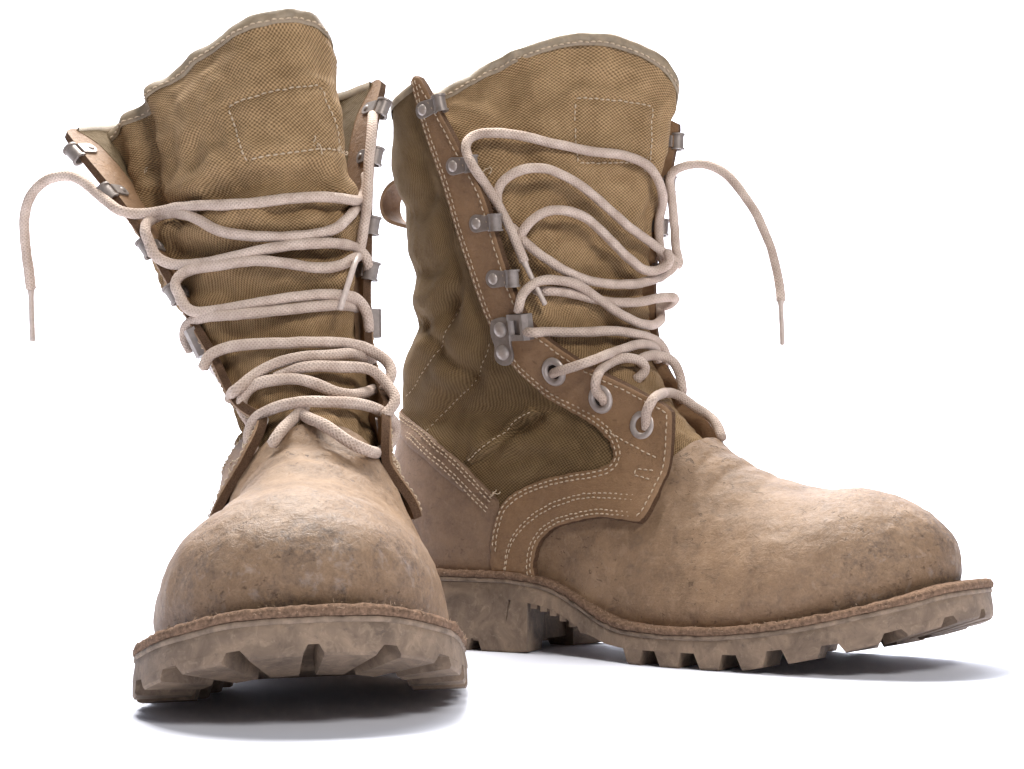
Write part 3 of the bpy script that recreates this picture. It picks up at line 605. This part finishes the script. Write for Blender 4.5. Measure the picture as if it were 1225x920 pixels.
# ------------------------------------------------------------------ sole
def build_sole(b, boot):
    o2 = outline(300); n = len(o2)
    def ring(inset, z):
        t = np.roll(o2, -1, 0)-np.roll(o2, 1, 0); nn = np.stack([-t[:, 1], t[:, 0]], -1); nn /= np.linalg.norm(nn, axis=1, keepdims=True)
        if ((o2+nn*.1)[75, 1]) < o2[75, 1]: nn = -nn
        q = o2+nn*np.asarray(inset).reshape(-1, 1); return np.c_[q[:, 0], q[:, 1]+bend(b, q[:, 0]), z]
    x = o2[:, 0]; wt = welt_top(x); tr = tread(x)
    def cap(f, k, last, rev): f.append(tuple(range(k*n, (k+1)*n))[::-1] if rev else tuple(range(k*n, (k+1)*n)))
    # leather welt: fibrous, uneven
    jt = fbm(np.c_[o2, np.zeros(n)], 2.2, 4, 1.0)*.09; jz = fbm(np.c_[o2, np.zeros(n)], 3.0, 4, 5.)*.06
    R = [ring(.9+0*x, wt-.02+jz*.5), ring(.25+jt*.3, wt+.03+jz), ring(.06+jt, wt+.0+jz), ring(-.03+jt, wt-.13+jz*.4), ring(-.01+jt, wt-.31), ring(.12+0*x, wt-.37)]
    mesh_obj('welt', np.concatenate(R), grid_faces(len(R), n, True, True), M_WELT, boot)
    fuzz = MB()                                            # loose fibres standing out of the welt edge
    for i in range(330):
        k = random.randrange(n); p = R[1][k]*random.random(); q = R[random.choice((1, 2, 3))][k]+rng.normal(0, .03, 3); d = rng.normal(0, .065, 3); d[2] = abs(d[2])*1.1
        tt = np.array([q, q+d*.5+rng.normal(0, .02, 3), q+d]); v, f, _ = tube(tt, [.014, .011, .006], 4, False); fuzz.add(v, f)
    fuzz.build('welt_fibres', M_FIBRE, boot, kind='stuff')
    # rubber: midsole strip and outsole wall
    mz = wt-.37
    heel = sst(9.3, 8.0, x); fore = sst(12.6, 14.2, x)
    wall = np.where(x < 8.55, .62, np.where(x > 13.6, tr+.7, 0)); wa = mz-1.0
    wallz = np.where(x < 8.55, .62, np.where(x > 13.2, np.minimum(tr+.72-.32*sst(24, 29, x), mz-.3), wa)); 
    wj = fbm(np.c_[o2, np.zeros(n)], .9, 3, 2.)*.035
    R = [ring(.1+0*x, mz+.02), ring(.03+wj, mz), ring(-.0+wj, mz-.07), ring(-.0+wj, mz-.15), ring(.05+wj, mz-.2)]
    mesh_obj('midsole', np.concatenate(R), grid_faces(len(R), n, True, True), M_MID, boot)
    zz = lambda t: mz-.19+(wallz-(mz-.19))*t
    R = [ring(.1+0*x, mz-.17), ring(.05+wj, zz(.02)), ring(.02+wj, zz(.3)), ring(-.02+wj, zz(.65)), ring(-.05+wj, zz(1.0)), ring(1.2+0*x, wallz+.02)]
    v = np.concatenate(R); f = grid_faces(len(R), n, True, True)
    # bottom web, bridging side to side
    base = (len(R)-1)*n; f += [(base+i, base+i+1, base+n-1-i, base+(n-i) % n) if i else (base, base+1, base+n-1) for i in range(0, n//2)]
    # insole board closes the top
    f += [(i, (n-i) % n, n-1-i, i+1) if i else (0, n-1, 1) for i in range(0, n//2)]
    sole = mesh_obj('outsole', v, f, M_RUBBER, boot, sharp=50)
    # lugs: solid blocks under the wall, cut by tapering notches
    L = np.r_[0, np.cumsum(np.linalg.norm(np.diff(np.vstack([o2, o2[:1]]), axis=0), axis=1))]; T = L[-1]
    Pc = np.vstack([o2, o2[:1]])
    def op(a):
        a = np.mod(a, T); return np.stack([np.interp(a, L, Pc[:, 0]), np.interp(a, L, Pc[:, 1])], -1)
    def lug(a0, a1, g0, g1, depth, top=None, bot=None, name='lug', run=.8):
        k = 7; t = np.linspace(0, 1, k); A = a0+(a1-a0)*t; Bm = (a0+g0)+(a1-g1-a0-g0)*t
        pt, pb = op(A), op(Bm); mid = op(np.array([(a0+a1)/2]))[0]
        tn = op(np.array([(a0+a1)/2+.05]))[0]-op(np.array([(a0+a1)/2-.05]))[0]; tn /= np.linalg.norm(tn); inw = np.array([-tn[1], tn[0]])
        cen = np.array([17., 0]) if mid[0] > 12 else np.array([4., 0])
        if inw@(cen-mid) < 0: inw = -inw
        zt_ = np.interp(np.mod(A, T), L, np.r_[wallz, wallz[0]])+.03; zbm = tread(pb[:, 0]); jl = random.uniform(-.03, .03)
        outo = .04
        tp = pt-inw*(outo); bp = pb-inw*(outo+.02)+inw*.0
        bp2 = bp+inw*.0
        ti = tp+inw*depth; bi = bp+inw*depth*.92
        # shrink the inner side so that blocks taper towards the middle
        c1 = ti.mean(0); ti = c1+(ti-c1)*.62; c2 = bi.mean(0); bi = c2+(bi-c2)*.55
        rows = []
        rows.append(np.c_[ti, np.maximum(zt_, tread(ti[:, 0])+.7)]); rows.append(np.c_[tp, zt_])
        zs = zbm+.1+jl*.3; rows.append(np.c_[bp+(tp-bp)*.12, zs+.02]); rows.append(np.c_[bp+inw*.07, zbm+.01])
        rows.append(np.c_[bi, tread(bi[:, 0])+.015]); V = np.concatenate(rows); V[:, 1] += bend(b, V[:, 0])
        f = grid_faces(5, k)+[(4*k+j, 4*k+j+1, j+1, j) for j in range(k-1)]
        f += [(0, k, 2*k, 3*k, 4*k)[::-1], tuple(q+k-1 for q in (0, k, 2*k, 3*k, 4*k))]
        mesh_obj(name, V, f, M_RUBBER, sole, smooth=True, sharp=28)
    h0 = [0, 2.75, 5.5, 8.2, 10.75, 13.0, 15.2, 17.4, 19.4]
    for side in (1, -1):
        for i in range(len(h0)-1):
            a0, a1 = h0[i]+(.17 if i == 0 else .22 if i == 1 else .34), h0[i+1]-(.22 if i == 0 else .34)
            dpt = 2.3 if i > 1 else 3.0
            if side > 0: lug(a0, a1, .2, .34, dpt)
            else: lug(-a1, -a0, .34, .2, dpt)
    hs = [T/2-12.6, T/2-9.95, T/2-7.4, T/2-4.9, T/2-2.4, T/2]
    for i in range(len(hs)-1):
        a0, a1 = hs[i]+(-.55 if i == 0 else .2), hs[i+1]-.2
        lug(a0, a1, .04 if i == 0 else .22, .22, 2.6); lug(T-a1, T-a0, .22, .04 if i == 0 else .22, 2.6)
    # heel breast: the front wall of the heel block
    hb = MB(); y0 = 3.79
    P = np.array([(8.72, -y0, .5), (8.72, y0, .5), (8.72, y0, 3.3), (8.72, -y0, 3.3), (5, -y0, .5), (5, y0, .5), (5, y0, 3.3), (5, -y0, 3.3)]); P[:, 1] += bend(b, P[:, 0])
    hb.add(P, [(0, 1, 2, 3), (0, 4, 5, 1), (0, 3, 7, 4), (1, 5, 6, 2), (3, 2, 6, 7), (4, 7, 6, 5)]); hb.build('heel_breast', M_RUBBER, sole, smooth=False)
    # small ribs along the waist
    for side in (-1, 1):
        for i in range(5):
            xx = 10.2+i*.62; yy = np.interp(-xx, [-q for q in OX], OY)
            zq = float(welt_top(xx))-1.38; hw = .2
            P = np.array([(xx+dx*hw, side*(yy-dy), zq+dz) for dz in (-.22, .12) for dx, dy in ((-1, .05), (1, .05), (1, 1.0), (-1, 1.0))]); P[:, 1] += bend(b, P[:, 0])
            mesh_obj('rib', P, [(3, 2, 1, 0), (4, 5, 6, 7), (0, 1, 5, 4), (1, 2, 6, 5), (2, 3, 7, 6), (3, 0, 4, 7)], M_RUBBER, sole, smooth=False)
M_FIBRE = plain('leather_fibre', (.36, .25, .17), .9)

# ------------------------------------------------------------------ vamp
def build_vamp(b, boot):
    nu, nt_ = 181, 56
    a = np.linspace(-1, 1, nu); ph = np.linspace(0, 1, nt_); tau = np.sin(ph*np.pi/2)
    A, Tt = np.meshgrid(a, tau); P = vamp_point(A, Tt)
    n = np.cross(np.gradient(P, axis=1), np.gradient(P, axis=0)); n /= np.linalg.norm(n, axis=-1, keepdims=True)+1e-9
    c = np.array([20., 0, 4.]); sgn = np.sign(((P-c)*n).sum(-1, keepdims=True)); n = n*np.where(sgn == 0, 1, sgn)
    flat = P.reshape(-1, 3); d = fbm(flat, .38, 4, 1.5 if b == 'R' else 7.1)*.10
    # flex creases across the vamp, behind the toe box
    x = flat[:, 0]; z = flat[:, 2]
    for x0, dep, wd, k in ((20.2, .10, .35, .25), (21.6, .07, .3, .1), (19.3, .09, .3, .3)):
        xx = x0+k*(flat[:, 1]*.35)+.35*np.sin(flat[:, 1]*.8+x0)
        d -= dep*np.exp(-((x-xx)/wd)**2)*sst(6.0, 8.2, z)
    P = P+n*d.reshape(nt_, nu, 1); P[..., 1] += bend(b, P[..., 0])
    P = P-n*(.06*sst(18.5, 17, P[..., 0]))[..., None]
    v = P.reshape(-1, 3); f = grid_faces(nt_, nu)
    # orient
    q = f[len(f)//3]; nn = np.cross(v[q[1]]-v[q[0]], v[q[2]]-v[q[0]])
    if nn@n.reshape(-1, 3)[q[0]] < 0: f = [t[::-1] for t in f]
    # the two halves of the ridge meet: merge later
    o = mesh_obj('vamp', v, f, [M_VAMP, M_EDGE], boot, uv=v[:, :2])
    bm = bmesh.new(); bm.from_mesh(o.data); bmesh.ops.remove_doubles(bm, verts=bm.verts, dist=.0002); bm.to_mesh(o.data); bm.free()
    return o

# ------------------------------------------------------------------ tongue
def tongue_surface(b):
    G = tongue_grid(b); n = grid_normals(G, False)
    if n[90, 50, 0] < 0: n = -n
    flat = G.reshape(-1, 3); d = np.zeros(len(flat))
    for line, depth, wid, bul in TCREASE[b]:
        c = curve(line, 40); fu = c[:, 0]*(NTU-1); fz = (c[:, 1]-10)/20*(NTZ-1); i = np.clip(fu.astype(int), 0, NTU-2); j = np.clip(fz.astype(int), 0, NTZ-2)
        P = G[j, i]; dd = np.full(len(flat), 1e9)
        for p in P: dd = np.minimum(dd, ((flat-p)**2).sum(1))
        dd = np.sqrt(dd); d += -depth*np.exp(-(dd/wid)**2)+bul*np.exp(-((dd-wid*2.4)/(wid*1.3))**2)
    for i in range(4):                                      # the patch's seam pulls the cloth in
        l = np.array(PATCH[b][i])+(np.array(PATCH[b][(i+1) % 4])-np.array(PATCH[b][i]))*np.linspace(0, 1, 26)[:, None]
        P, _ = tongue_at(G, n, l[:, 0], l[:, 1]); dd = np.full(len(flat), 1e9)
        for k, p in enumerate(P): dd = np.minimum(dd, ((flat-p)**2).sum(1)*(1+.5*(k % 3 == 0)))
        d -= .09*np.exp(-dd/.16**2); d += .05*np.exp(-((np.sqrt(dd)-.4)/.25)**2)
    d += fbm(flat, .3, 3, 4.4 if b == 'R' else 11.3)*.34+fbm(flat, .8, 3, 2.)*.12*sst(24.5, 21, flat[:, 2])
    tz = flat[:, 2]; cy = np.repeat(np.linspace(0, 1, NTU)[None], NTZ, 0).ravel()
    d += .35*np.exp(-((tz-25.5)/2.4)**2)*np.exp(-((cy-.5)/.28)**2)
    G2 = G+n*d.reshape(NTZ, NTU, 1)
    return G2, n
def tongue_at(G, n, u, z):
    fs = np.clip(u, 0, 1)*(NTU-1); fz = np.clip((z-10)/20, 0, 1)*(NTZ-1); i = np.clip(fs.astype(int), 0, NTU-2); j = np.clip(fz.astype(int), 0, NTZ-2)
    a = (fs-i)[..., None]; c = (fz-j)[..., None]
    f = lambda X: (X[j, i]*(1-a)+X[j, i+1]*a)*(1-c)+(X[j+1, i]*(1-a)+X[j+1, i+1]*a)*c
    return f(G), f(n)
def build_tongue(b, boot):
    G, n = tongue_surface(b); th = .35
    top = G.reshape(-1, 3); bot = (G-n*th).reshape(-1, 3); k = NTU*NTZ
    f = grid_faces(NTZ, NTU)
    q = f[len(f)//2]; nn = np.cross(top[q[1]]-top[q[0]], top[q[2]]-top[q[0]]); fl = nn@n.reshape(-1, 3)[q[0]] < 0
    if fl: f = [t[::-1] for t in f]
    f = f+[tuple(i+k for i in t[::-1]) for t in f]
    for j in range(NTZ-1):
        f += [(j*NTU, (j+1)*NTU, (j+1)*NTU+k, j*NTU+k), (j*NTU+NTU-1, j*NTU+NTU-1+k, (j+1)*NTU+NTU-1+k, (j+1)*NTU+NTU-1)]
    for i in range(NTU-1):
        o = (NTZ-1)*NTU; f += [(o+i, o+i+1, o+i+1+k, o+i+k), (i, i+k, i+1+k, i+1)]
    W = np.r_[0, np.cumsum(np.linalg.norm(np.diff(G[90], axis=0), axis=1))]
    H = np.r_[0, np.cumsum(np.linalg.norm(np.diff(G[:, 50], axis=0), axis=1))]
    uv = np.stack(np.broadcast_arrays(W[None], H[:, None]), -1).reshape(-1, 2)
    t = mesh_obj('tongue', np.concatenate([top, bot]), f, M_TONGUE, boot, uv=np.concatenate([uv, uv]))
    # binding tape folded over the top edge
    e = G[-1]; nn = n[-1]; dn = G[-8]-G[-1]; dn /= np.linalg.norm(dn, axis=1, keepdims=True)
    prof = [(.62, .04), (.60, .10), (.3, .13), (.0, .12), (-.12, .0), (-.14, -.18), (-.1, -.36), (.0, -.47), (.3, -.47), (.6, -.44)]
    us = np.linspace(0, NTU-1, NTU).astype(int); jw = fbm(e, 1.2, 2, 3.)*.03
    R = np.stack([e+dn*p+nn*(q_+jw[:, None]) for p, q_ in prof]); fb = grid_faces(len(prof), NTU)
    vv = R.reshape(-1, 3); q = fb[NTU//2]; c = np.cross(vv[q[1]]-vv[q[0]], vv[q[2]]-vv[q[0]])
    if c@nn[50] < 0: fb = [x[::-1] for x in fb]
    mesh_obj('tongue_binding', vv, fb, M_BIND, t)
    mb = MB(); P = e+dn*.44+nn*.13; stitches(mb, P[4:-12], nn[4:-12], .34, .25, .045)
    pp = PATCH[b]; loop = []
    for i in range(4):
        a, c = np.array(pp[i]), np.array(pp[(i+1) % 4]); l = a+(c-a)*np.linspace(0, 1, 40)[:, None]
        P, m = tongue_at(G, n, l[:, 0], l[:, 1]); stitches(mb, P+m*.01, m, .33, .24, .045, gap=.04)
    mb.build('tongue_stitching', M_STITCH, t, kind='stuff')
    return G, n

# ------------------------------------------------------------------ a whole boot
def build_boot(b, label, loc, rot):
    boot = bpy.data.objects.new('combat_boot', None); C.objects.link(boot)
    boot['label'] = label; boot['category'] = 'boot'; boot['group'] = 'pair of worn desert boots'
    boot.location = loc; boot.rotation_euler = rot; boot.empty_display_size = .05
    up = Upper(b)
    build_sole(b, boot); build_vamp(b, boot)
    G, n = build_tongue(b, boot)
    # canvas shaft, one piece round the back
    top = [(s, 29.8) for s in (-.9, -.5, 0, .5, .9)]
    side = [(.94,29.75),(.865,27.6),(.82,25.1),(.79,22),(.79,17.5),(.765,15.2),(.71,13.5),(.70,12.5),(.77,11.8),(.85,11.1),(.89,10.3),(.86,9.3),(.64,8.3),(.53,6.6),(.4,5.4)]
    poly = [(-s, z) for s, z in side]+[(0, 5.4)]+[(s, z) for s, z in side[::-1]]+[(0, 29.8)]
    panel(up, 'shaft', poly, .03, .2, [M_CANVAS, M_LINING, M_LINING], boot, h=.26, r=.08, quilt=True)
    # collar binding along the top of the shaft
    st = MB()
    s = np.linspace(-.93, .93, 121); P, nn = up.at(s, np.full(121, 29.8), True)
    prof = [(-.45, .07), (-.2, .1), (.02, .08), (.09, -.1), (.02, -.3), (-.4, -.32)]
    R = np.stack([P+np.array([0, 0, 1.])*p+nn*q for p, q in prof]); mesh_obj('collar_binding', R.reshape(-1, 3), grid_faces(len(prof), 121, False, True), M_BIND, boot)
    # heel counter
    lo = [(s, 4.0) for s in (.0, .15, .3, .43, .5)]
    cp = [(-s_, z) for s_, z in COUNTER[::-1]]+COUNTER[1:]+[(.515, 6.8), (.50, 5.4), (.49, 4.0)]+[(s_, 4.0) for s_ in (.3, .15, 0, -.15, -.3)]+[(-.49, 4.0), (-.50, 5.4), (-.515, 6.8)]
    panel(up, 'heel_counter', cp, .13, .2, [M_COUNTER, M_EDGE], boot, h=.34, r=.1, jitter=.012)
    # raised band along the counter's top edge
    band = [(-s_, z) for s_, z in COUNTER[::-1]]+COUNTER[1:]; low = [(s_*1.0, z-1.15-.25*abs(s_)) for s_, z in band][::-1]
    low = [(s_, z) for s_, z in low if abs(s_) < .50]
    panel(up, 'counter_band', band+low, .2, .12, [M_COUNTER, M_EDGE], boot, h=.34, r=.06, jitter=.01)
    for sg in (-1, 1):
        for ins in (.17, .36, .72, .92): row(up, st, COUNTER, -ins, .21, 90, sg, pitch=.33, ln=.2, r=.035)
    # facings with their straps
    back = np.array(FACE_BACK); cb = curve(back[2:], 90); cb = np.concatenate([back[:2], cb])
    cl = curve(np.array(FACE_LOW), 40); ff = curve(np.array(FACE_FRONT), 24)
    front = np.array([(1.0, z) for z in np.linspace(12.4, 29.3, 60)]+[(.995, 29.75), (.97, 30.0)])
    for sg in (-1, 1):
        poly = np.concatenate([cb, cl[:-1], ff, front])*[sg, 1]
        lift = lambda s_, z: (.10 if b == 'R' else .3)*sst(.82, 1, np.abs(s_))*sst(5.5, 7.6, z)*sst(14.5, 12, z)
        fc = panel(up, 'lace_facing', poly, .27, .42, [M_FACE, M_EDGE, M_FACE], boot, h=.30, r=.09, jitter=.014, fz=lift)
        fs_ = MB()
        bk = np.array(FACE_BACK[1:-1])
        for ins in (.17, .38): row(up, fs_, bk[:], ins, .27, 160, sg, pitch=.33, ln=.21, r=.04)
        for dz in (0, .2): row(up, fs_, [(s_, z-dz) for s_, z in MIDROW], 0, .27, 80, sg, pitch=.31, ln=.2, r=.036)
        for ins in (.16, .36): row(up, fs_, FACE_LOW, ins, .27, 70, sg, pitch=.31, ln=.2, r=.036)
        row(up, fs_, [(1.0, z) for z in np.linspace(12.2, 29.6, 40)], .24, .27, 150, sg, fz=lift, pitch=.36, ln=.24, r=.042, smooth=False)
        row(up, fs_, FACE_FRONT, .26, .27, 60, sg, fz=lift, pitch=.34, ln=.22, r=.04)
        row(up, fs_, DIAG, 0, .27, 40, sg, fz=lift, pitch=.34, ln=.22, r=.04)
        for i in range(3): row(up, fs_, BOXST[i:i+2], 0, .27, 12, sg, fz=lift, pitch=.3, ln=.2, r=.036, smooth=False)
        fs_.build('facing_stitching', M_STITCH, fc, kind='stuff')
        # the rows come out on the inside, where the flap is thrown open
        for ds in (.0, .022): row(up, fs_, [(float(np.interp(z, [12, 13.5, 15.2, 17.5, 22, 25.1, 27.6, 29.75], [.73, .74, .79, .815, .815, .845, .885, .955]))+ds, z) for z in np.linspace(14, 29.4, 30)], 0, -.155, 140, sg, inner=True, pitch=.36, ln=.24, r=.045)
        row(up, fs_, [(1.0, z) for z in np.linspace(12.2, 29.6, 40)], .26, -.155, 150, sg, smooth=False, inner=True, pitch=.38, ln=.26, r=.045)
        k = b+('n' if sg < 0 else 'f')
        for z in HOOK_Z[k]: hook(up, sg*.955, z, boot, sg)
        clamp_hook(up, sg*.85, CLAMP_Z[k], boot)
        for s_, z in EYE: eyelet(up, sg*s_, z, fc)
        # seam tape down the canvas window
        sm = np.array(curve(SEAM, 14)); t = np.gradient(sm*[KS, 1], axis=0); t /= np.linalg.norm(t, axis=1, keepdims=True); nn2 = np.stack([-t[:, 1], t[:, 0]], -1)/[KS, 1]
        tape = np.concatenate([sm+nn2*.2, (sm-nn2*.2)[::-1]])*[sg, 1]
        panel(up, 'seam_tape', tape, .24, .26, [M_CANVAS], boot, h=.2, r=.05, quilt=True)
        row(up, st, SEAM, .0, .25, 40, sg, True, pitch=.32, ln=.2, r=.035)
        for q in (QUILT1, QUILT2): row(up, st, q, 0, .04, 60, sg, True, pitch=.36, ln=.2, r=.03)
    st.build('upper_stitching', M_STITCH, boot, kind='stuff')
    # pull loop at the back
    P, nn = up.at(np.array([-.02]), np.array([23.6])); p0 = P[0]; c = p0
    pts = [c+np.array(q) for q in ((.2, 0, 1.3), (-.6, 0, 1.5), (-1.6, 0, 1.3), (-2.2, 0, .5), (-2.0, 0, -.45), (-1.1, 0, -.95), (.2, 0, -1.3))]
    cv = curve(pts, 40); t = np.gradient(cv, axis=0); t /= np.linalg.norm(t, axis=1, keepdims=True); nr = np.cross(t, [0, 1., 0]); hw = .8; th = .1
    R = np.stack([cv+nr*th+[0, -hw, 0], cv+nr*th+[0, hw, 0], cv-nr*th+[0, hw, 0], cv-nr*th+[0, -hw, 0]], 1).reshape(-1, 3)
    mesh_obj('pull_loop', R, grid_faces(40, 4, True), M_FACE, boot, sharp=40)
    # frayed thread ends
    def loose(P, k, spread, ln):
        for _ in range(k):
            p = np.array(P)+rng.normal(0, spread, 3); d = rng.normal(0, 1, 3); q = [p]
            for _ in range(5): d = d+rng.normal(0, .6, 3); d /= np.linalg.norm(d); q.append(q[-1]+d*ln/5)
            v, f, _u = tube(curve(q, 16), .028, 5); mesh_obj('loose_thread', v, f, M_STITCH, boot)
    up_c, un = up.at(np.array([-.505]), np.array([7.75])); loose(up_c[0]+un[0]*.3, 3, .07, .55)
    u_, z_ = PATCH[b][2]; tp_, tn_ = tongue_at(G, n, np.array([u_-.02, u_-.1]), np.array([z_, z_-.1]))
    loose(tp_[0]+tn_[0]*.14, 4, .1, .7)
    if b == 'L': loose(tp_[1]+tn_[1]*.14, 3, .1, .8)
    tp_, tn_ = tongue_at(G, n, np.array([.17]), np.array([24.6])); loose(tp_[0]+tn_[0]*.1, 2, .06, .5)
    # lace and its tips
    strands, tips = LACES[b]; vs, fs, uvs, o = [], [], [], 0
    for sp in strands:
        c = curve(sp, max(24, int(length(np.array(sp))*6))); c = c+np.stack([fbm(c, .8, 2, 3.+i) for i in range(3)], -1)*.03
        v, f, uv = tube(c, .25*(1+.06*fbm(c, 1.1, 2, 8.)), 12); vs.append(v); uvs.append(uv); fs += [tuple(i+o for i in q) for q in f]; o += len(v)
    lace = mesh_obj('lace', np.concatenate(vs), fs, M_LACE, boot, uv=np.concatenate(uvs))
    for tp in tips:
        c = curve(tp, 14) if len(tp) > 2 else curve(tp, 14, False)
        r = np.full(len(c), .135); r[0] = .2; r[1] = .16
        v, f, uv = tube(c, r, 12); mesh_obj('aglet', v, f, M_AGLET, lace)
    return boot

# ================================================================== the setting: one sheet of white paper
def sweep():
    prof = [(-300, 0), (0, 0), (100, 0), (190, 0)]+[(190+90*math.sin(a), 90-90*math.cos(a)) for a in np.linspace(.08, math.pi/2, 22)]+[(280, 160), (280, 320)]
    v = [(x, y, z) for y, z in prof for x in (-420, 420)]
    o = mesh_obj('floor', v, [(2*i, 2*i+1, 2*i+3, 2*i+2) for i in range(len(prof)-1)], M_PAPER, None); o['kind'] = 'structure'
sweep()

def pose(yaw, x, y, roll):
    R = Matrix.Rotation(math.radians(yaw), 3, 'Z') @ Matrix.Rotation(math.radians(roll), 3, 'X')
    t = Vector((x, y, 5.6*abs(math.sin(math.radians(roll)))))-R @ Vector((16, 0, 0))
    return t*S_, R.to_euler()
build_boot('R', 'worn tan leather and canvas combat boot standing side-on, toe pointing to the right', *pose(-35, 8.0, 92, 0))
build_boot('L', 'worn tan leather and canvas combat boot facing the camera toe first', *pose(-79, -9.7, 78.4, 1.5))
